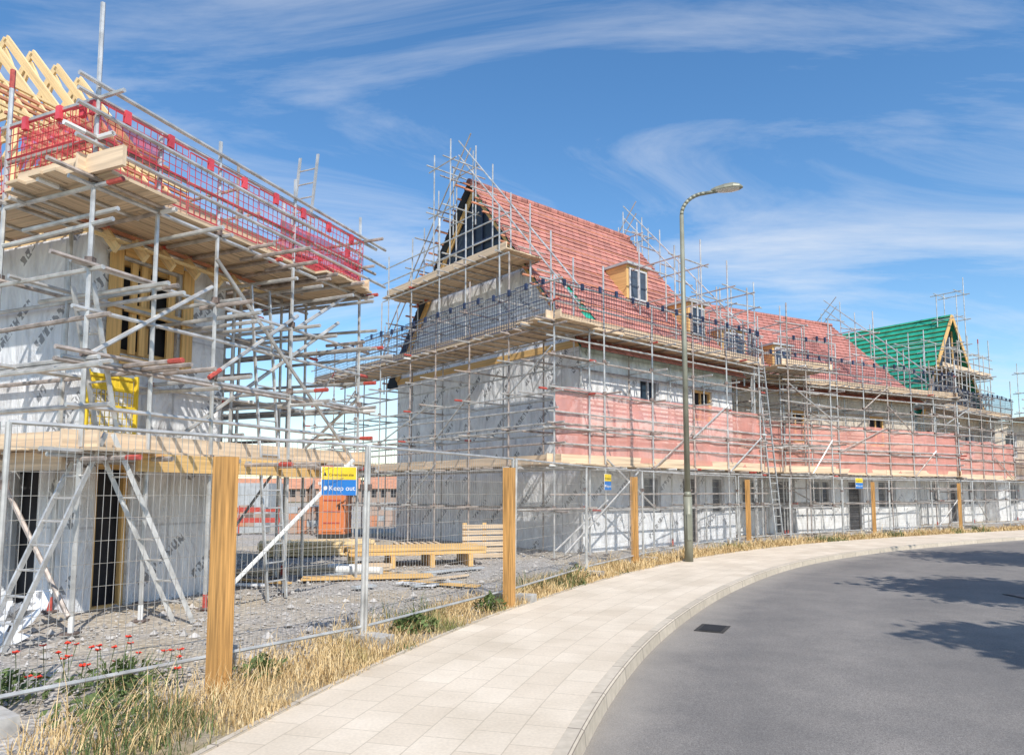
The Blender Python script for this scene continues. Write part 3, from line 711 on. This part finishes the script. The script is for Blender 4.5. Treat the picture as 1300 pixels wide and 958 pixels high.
prof=[(0,.04,.05),(.1,.09,.09),(.3,.15,.13),(.5,.17,.14),(.65,.13,.10),(.74,.03,.03)]
ring=[]
for (s,wd,ht) in prof:
    ring.append([h0+ad*s+Z*.05*s+sd*wd*math.cos(t)+Z*(ht*math.sin(t)*(1 if math.sin(t)>0 else .45)) for t in [2*math.pi*i/16 for i in range(16)]])
for i in range(len(ring)-1):
    for j in range(16):
        k='lampglass' if (i in (1,2,3) and 9<=j<=14) else 'lamp'
        hb.face([ring[i][j],ring[i][(j+1)%16],ring[i+1][(j+1)%16],ring[i+1][j]],k)
hb.obj('lantern',E,True)

# ---------------- site clutter ----------------
def stack(name,c,d,L,W,H,k,gap=.02,nl=4,nw=8):
    mb=MB(); c=V(c); n=left(d)
    for i in range(nl):
        for j in range(nw):
            mb.box(c+n*(W*j/nw)+Z*(H*i/nl)+d*R.uniform(-.08,.08),d*L,n*(W/nw-gap),Z*(H/nl-gap*.7),k)
    return mb.obj(name)
def pallets(c,d,n_=4):
    mb=MB(); c=V(c); n=left(d)
    for i in range(n_):
        z=i*.15
        for j in range(3): mb.box(c+n*(.5*j)+Z*z,d*1.2,n*.1,Z*.09,'timber')
        for j in range(7): mb.box(c+d*(.18*j)+Z*(z+.095),d*.1,n*1.1,Z*.025,'board')
    mb.obj('wooden_pallet_stack')
dx=V((.96,.28,0)).normalized()
stack('timber_stack',(-3.5,15.2,.25),dx,3.0,1.2,.16,'timber',nl=2,nw=7)
mb=MB()
for i in range(4): mb.box(V((-3.4,15.1,-.02))+dx*i*.85,dx*.1,left(dx)*1.3,Z*.26,'timber')
mb.obj('timber_bearers')
stack('timber_stack',(-6.2,17.6,.02),dx,2.8,1.1,.35,'timberpale',nl=4,nw=6)
stack('board_stack',(-5.2,13.6,.0),V((.9,.43,0)).normalized(),3.0,.6,.12,'board',nl=2,nw=3)
pallets((-2.9,18.2,0),dx,2)
mb=MB()
for j in range(6): mb.box(V((-1.2,17.3,.02+.14*j)),dx*1.15,V((0,.03,.015)),Z*.085,'board')
for j in (0,.5,1.05): mb.box(V((-1.2,17.345,.0))+dx*j,dx*.1,V((0,.08,0)),Z*.86,'timber')
mb.obj('leaning_pallet')
mb=MB(); a=V((-3.4,14.0,.1)); mb.tube(a,a+V((.9,-.25,0)),.08,'white',14); mb.tube(a+V((-.3,.5,0)),a+V((.5,.35,0)),.07,'white',14); mb.obj('white_pipe_roll')
stack('scattered_boards',(-3.8,12.9,.02),V((.97,.2,0)),2.4,.5,.05,'timber',nl=1,nw=2)
mb=MB()
for i in range(18):
    a=R.uniform(-.6,.9); d=V((math.cos(a),math.sin(a),0)); c=V((R.uniform(-6,-1.6),R.uniform(11.5,14.5),.02)); mb.box(c,d*R.uniform(.4,1.6),left(d)*R.uniform(.05,.2),Z*.03,R.choice(['board','timber','foil','grey']))
mb.obj('timber_offcuts')
mb=MB(); c=V((-6.9,25.5,0)); s=.95
mb.box(c+Z*.12,V((s,0,0)),V((0,s,0)),Z*1.75,'orange'); mb.box(c-V((.06,.06,0)),V((s+.12,0,0)),V((0,s+.12,0)),Z*.12,'iron')
mb.box(c+V((-.04,-.04,1.875)),V((s+.08,0,0)),V((0,s+.08,0)),Z*.1,'white'); mb.box(c+V((.12,-.03,.2)),V((.7,0,0)),V((0,.028,0)),Z*1.6,'orange')
for z in (.5,.9,1.3): mb.box(c+V((.17,-.045,z)),V((.6,0,0)),V((0,.014,0)),Z*.04,'redpaint')
mb.box(c+V((.7,-.07,1.0)),V((.06,0,0)),V((0,.04,0)),Z*.15,'black'); mb.tube(c+V((.2,.8,1.9)),c+V((.2,.8,2.3)),.05,'white',10)
mb.obj('portable_toilet')
mb=MB(); c=V((-19,38,0)); mb.box(c,V((6,0,0)),V((0,2.4,0)),Z*2.1,'grey')
for i in range(30): mb.box(c+V((.1+i*.196,-.03,.15)),V((.1,0,0)),V((0,.029,0)),Z*1.8,'grey')
mb.obj('shipping_container')
def barrier(x,y,k='redpaint'):
    mb=MB(); c=V((x,y,0))
    for i in range(2): mb.beam(c+Z*(.55+.4*i),c+V((1.8,.2,.55+.4*i)),.04,.18,k)
    for i in (0.1,.9): mb.box(c+V((1.8*i-.03,.2*i-.2,0)),V((.06,0,0)),V((0,.4,0)),Z*.05,'black'); mb.box(c+V((1.8*i-.025,.2*i-.06,0)),V((.05,0,0)),V((0,.03,0)),Z*1.1,k)
    mb.obj('site_barrier')
for x,y,k in ((-10.5,27,'redpaint'),(-8.8,31,'white')): barrier(x,y,k)
for i in range(6):
    mb=MB(); c=V((-13+i*2.1,31+R.uniform(-3,8),0))
    for a in range(3):
        for b in range(R.choice([2,3,4])): mb.box(c+V((a*.36,0,b*.26)),V((.34,0,0)),V((0,.9,0)),Z*.245,R.choice(['brickd','ortile','brickd','grey']))
    mb.obj('brick_pallet')
def dhouse(x,y,w,dp,he,hr,ang):
    d=dirv(ang);n=left(d);C=V((x,y,-.1)); E=empty('distant_house'); mb=MB()
    mb.box(C,d*w,n*dp,Z*he,'brickd',False)
    for i in range(4):
        for z in (.9,): mb.box(C+d*(w*(i+.3)/4)-n*.04+Z*z,d*1.0,n*.03,Z*1.2,'dark')
    mb.face([C+Z*he,C+n*dp+Z*he,C+n*dp/2+Z*hr],'brickd'); mb.face([C+d*w+Z*he,C+d*w+n*dp+Z*he,C+d*w+n*dp/2+Z*hr],'brickd'); mb.obj('walls',E)
    rb=MB(); 
    for s in (0,1):
        e=C+(-n*.4 if s==0 else n*(dp+.4))+Z*(he-.25); rb.face([e-d*.3,e+d*(w+.3),C+n*dp/2+d*(w+.3)+Z*(hr+.1),C+n*dp/2-d*.3+Z*(hr+.1)],'ortile')
    rb.obj('roof',E)
for i in range(7): dhouse(-62+i*9+R.uniform(-1,1),125+R.uniform(-6,10),7.5,8,2.6,4.8+R.uniform(-.6,.5),90+R.uniform(-25,25))
mb=MB()
for i in range(5000):
    a=R.uniform(-80,80); x=math.sin(math.radians(a))*R.uniform(170,190);y=math.cos(math.radians(a))*180
    hmax=4+2.2*noise.noise(V((a*.3,0,0)))+1.5*noise.noise(V((a*1.1,3,0))); z=R.uniform(0,max(1,hmax)); s=R.uniform(.5,1.3)
    p=V((x,y,z)); e=V((R.uniform(-1,1),R.uniform(-1,1),R.uniform(-1,1))).normalized(); f=e.orthogonal().normalized(); g=e.cross(f)
    mb.face([p+f*s,p+g*s,p-f*s,p-g*s],'foliage')
mb.obj('distant_trees')
# ---------------- vegetation ----------------
mb=MB(); gm=mb.m('grass'); gg=mb.m('leafg')
inner=offs(K,PW+.0)
def blade(p,h,w,mi,bend):
    a=R.uniform(0,6.283); d=V((math.cos(a),math.sin(a),0)); b=V((math.cos(a+1.3),math.sin(a+1.3),0))*bend*h
    n=len(mb.v); m=p+b*.35+Z*h*.6; t=p+b+Z*h
    mb.v+= [tuple(p-d*w),tuple(p+d*w),tuple(m+d*w*.7),tuple(m-d*w*.7),tuple(t)]
    mb.f+=[(n,n+1,n+2,n+3),(n+3,n+2,n+4)]; mb.mi+=[mi,mi]; mb.uv+=[(0,0)]*7
segs=[i for i in range(len(inner)-1) if inner[i].y>3 and inner[i].x<45]
wts=[(inner[i+1]-inner[i]).length/ (4+inner[i].length)**.9 for i in segs]
for _ in range(42000):
    i=R.choices(segs,wts)[0]; p=inner[i].lerp(inner[i+1],R.random()); t=left((inner[i+1]-inner[i]).normalized())
    wd=1.35 if p.y<9 else 1.05
    dd=R.random()**1.2*wd
    pp=p+t*dd
    cl=noise.noise(V((pp.x*1.3,pp.y*1.3,0)))
    if cl<-.18 and R.random()<.7: continue
    if dd>.9 and R.random()<.5: continue
    D=pp.length; h=R.uniform(.04,.21)*(1+.8*cl)*(1 if dd>.1 else .6); 
    if R.random()<.05: h*=1.9
    green=noise.noise(V((pp.x*.7,pp.y*.7,9)))>.22 and R.random()<.6
    blade(pp-Z*.02,h,.002+.00033*D,gg if green else gm,R.uniform(.2,1.2))
mb.obj('dry_grass')
def plant(c,n,hh,rad,name):
    mb=MB(); c=V(c)
    for _ in range(n):
        a=R.uniform(0,6.28);r=R.random()*rad; p=c+V((math.cos(a)*r,math.sin(a)*r,R.uniform(0,hh)*(1-r/rad*.6))); s=R.uniform(.02,.045)
        e=V((R.uniform(-1,1),R.uniform(-1,1),R.uniform(.2,1))).normalized(); f=e.orthogonal().normalized();g=e.cross(f)
        mb.face([p-f*s,p+g*s*.5,p+f*s,p-g*s*.5],'leafg')
    for _ in range(int(n/12)):
        a=R.uniform(0,6.28);r=R.random()*rad; mb.tube(c+V((math.cos(a)*r*.4,math.sin(a)*r*.4,-.03)),c+V((math.cos(a)*r,math.sin(a)*r,hh*.8)),.003,'leafg',4)
    mb.obj(name)
for c,n,h,r in (((-1.15,8.5,0),350,.22,.3),((-3.2,6.0,0),300,.25,.4),((-3.9,5.6,0),260,.25,.4),((-2.2,6.4,0),160,.2,.25),((-.3,9.9,0),200,.25,.22),((1.2,13.4,0),220,.28,.35),((-2.9,5.2,0),240,.2,.4)): plant(c,n,h,r,'weed_plant')
mb=MB()
for _ in range(24):
    c=V((R.gauss(-3.45,.38),R.gauss(6.1,.25),0)); h=R.uniform(.12,.32); t=c+V((R.uniform(-.08,.08),R.uniform(-.08,.08),h)); mb.tube(c-Z*.03,t,.003,'leafg',4)
    for k in range(5):
        a=k*1.257+R.random(); d=V((math.cos(a),math.sin(a),.55)).normalized(); s=Z.cross(d).normalized(); w=R.uniform(.022,.034)
        mb.face([t,t+d*w*.7-s*w*.8,t+d*w*1.5,t+d*w*.7+s*w*.8],'poppy')
    mb.tube(t,t+Z*.012,.007,'black',6)
mb.obj('poppies')
mb=MB(); sm=mb.m('stone')
def pebble(p,s):
    n=len(mb.v); 
    q=[V((1,0,0)),V((-1,0,0)),V((0,1,0)),V((0,-1,0)),V((0,0,.7)),V((0,0,-.7))]
    a=R.random()*3; ca,sa=math.cos(a),math.sin(a)
    for x in q:
        k=R.uniform(.6,1.2)*s; mb.v.append((p.x+(x.x*ca-x.y*sa)*k,p.y+(x.x*sa+x.y*ca)*k,p.z+x.z*k))
    for f in ((0,2,4),(2,1,4),(1,3,4),(3,0,4),(2,0,5),(1,2,5),(3,1,5),(0,3,5)): mb.f.append(tuple(n+i for i in f)); mb.mi.append(sm); mb.uv+=[(0,0)]*3
for _ in range(16000):
    x=R.uniform(-11,2);y=4+R.random()**1.3*16
    fx=None
    for i in range(len(FC_)-1):
        if FC_[i].y<=y<FC_[i+1].y: fx=FC_[i].x; break
    if fx is None or x>fx-.1: continue
    pebble(V((x,y,-.015+.02*R.random())),R.uniform(.008,.03) if R.random()<.96 else R.uniform(.03,.09))
mb.obj('gravel')
mb=MB()
for _ in range(60):
    c=V((R.gauss(-6.2,.5),R.gauss(8.0,.35),R.uniform(0,.3))); e=V((R.uniform(-1,1),R.uniform(-1,1),R.uniform(-.4,1))).normalized();f=e.orthogonal().normalized()*R.uniform(.1,.3);g=e.cross(f)*R.uniform(.6,1)
    mb.face([c-f,c+g,c+f,c-g],'foil')
mb.obj('foil_scrap_pile')
def tree(loc,h,r):
    E=empty('roadside_tree'); mb=MB(); loc=V(loc)
    mb.tube(loc-Z*.2,loc+Z*h*.35,.16,'bark',10,.12); mb.tube(loc+Z*h*.35,loc+Z*h*.8,.12,'bark',8,.03)
    tips=[]
    for i in range(18):
        a=i*2.4;z=h*(.55+.22*i/18); e=loc+V((math.cos(a)*r*.8,math.sin(a)*r*.8,z+r*.3)); mb.tube(loc+Z*z,e,.045,'bark',6,.012); tips.append(e); tips.append((loc+Z*z).lerp(e,.55))
    tips.append(loc+Z*h*.85)
    mb.obj('trunk_and_limbs',E)
    lb=MB()
    for t in tips:
        for _ in range(130):
            p=t+V((R.gauss(0,1),R.gauss(0,1),R.gauss(0,.8)))*r*.2; s=R.uniform(.08,.16)
            e=V((R.uniform(-1,1),R.uniform(-1,1),R.uniform(-1,1))).normalized(); f=e.orthogonal().normalized();g=e.cross(f)
            lb.face([p-f*s,p+g*s*.6,p+f*s,p-g*s*.6],'leafg')
    lb.obj('crown',E)
sunaz=V((.33,-.944,0)).normalized(); el=math.radians(47)
for sx,sy,h,r in ((6.5,7.7,9.5,1.3),(8.7,12.3,9.5,1.6),(13.2,18.5,9.5,2.0)):
    c=V((sx,sy,0))+sunaz*(h*.70/math.tan(el)); tree((c.x,c.y,-.14),h,r)

# ---------------- light & world ----------------
sd=V((sunaz.x*math.cos(el),sunaz.y*math.cos(el),math.sin(el)))
L=bpy.data.lights.new('sun','SUN'); L.energy=4.9; L.angle=math.radians(.5); L.color=(1,.95,.87)
lo=bpy.data.objects.new('sun',L); sc.collection.objects.link(lo); lo.rotation_euler=sd.to_track_quat('Z','Y').to_euler(); lo.location=(0,0,30)
w=bpy.data.worlds.new('World'); sc.world=w; w.use_nodes=True; nt=w.node_tree; N=nt.nodes; bg=N['Background']
sk=N.new('ShaderNodeTexSky'); sk.sky_type='NISHITA'; sk.sun_disc=False; sk.sun_elevation=el; sk.sun_rotation=math.atan2(sunaz.x,sunaz.y); sk.air_density=1.15; sk.dust_density=.2; sk.ozone_density=3.0
hs=N.new('ShaderNodeHueSaturation'); hs.inputs['Saturation'].default_value=1.22; hs.inputs['Value'].default_value=1.18; nt.links.new(sk.outputs[0],hs.inputs['Color'])
tc=N.new('ShaderNodeTexCoord'); sp=N.new('ShaderNodeSeparateXYZ'); nt.links.new(tc.outputs['Generated'],sp.inputs[0])
def mt(op,a,b):
    n=N.new('ShaderNodeMath'); n.operation=op
    for i,x in enumerate((a,b)):
        if isinstance(x,(int,float)): n.inputs[i].default_value=x
        else: nt.links.new(x,n.inputs[i])
    return n.outputs[0]
zz=mt('ADD',mt('MAXIMUM',sp.outputs[2],0.0),.18)
cb=N.new('ShaderNodeCombineXYZ'); nt.links.new(mt('DIVIDE',sp.outputs[0],zz),cb.inputs[0]); nt.links.new(mt('DIVIDE',sp.outputs[1],zz),cb.inputs[1])
mp=N.new('ShaderNodeMapping'); mp.inputs['Rotation'].default_value=(0,0,.3); mp.inputs['Scale'].default_value=(.8,1.9,1); mp.inputs['Location'].default_value=(5.3,2.2,0); nt.links.new(cb.outputs[0],mp.inputs[0])
n1=N.new('ShaderNodeTexNoise'); n1.inputs['Scale'].default_value=1.0; n1.inputs['Detail'].default_value=10; n1.inputs['Roughness'].default_value=.62; n1.inputs['Distortion'].default_value=.7; nt.links.new(mp.outputs[0],n1.inputs['Vector'])
rp=N.new('ShaderNodeValToRGB'); rp.color_ramp.elements[0].position=.46; rp.color_ramp.elements[0].color=(0,0,0,1); rp.color_ramp.elements[1].position=.76; rp.color_ramp.elements[1].color=(.75,.75,.75,1); nt.links.new(n1.outputs['Fac'],rp.inputs[0])
mx=N.new('ShaderNodeMix'); mx.data_type='RGBA'; nt.links.new(rp.outputs[0],mx.inputs[0]); nt.links.new(hs.outputs[0],mx.inputs[6]); mx.inputs[7].default_value=(6.0,6.2,6.5,1)
nt.links.new(mx.outputs[2],bg.inputs[0]); bg.inputs[1].default_value=.15
# ---------------- camera ----------------
cam=bpy.data.cameras.new('camera'); co=bpy.data.objects.new('camera',cam); sc.collection.objects.link(co); sc.camera=co
co.location=(0,0,1.6); co.rotation_euler=(math.radians(95),0,0); cam.sensor_width=36; cam.lens=36*900/1300; cam.shift_y=67/1300; cam.clip_end=3000; cam.clip_start=.05
sc.view_settings.view_transform='Standard'; sc.view_settings.look='None'; sc.view_settings.exposure=0
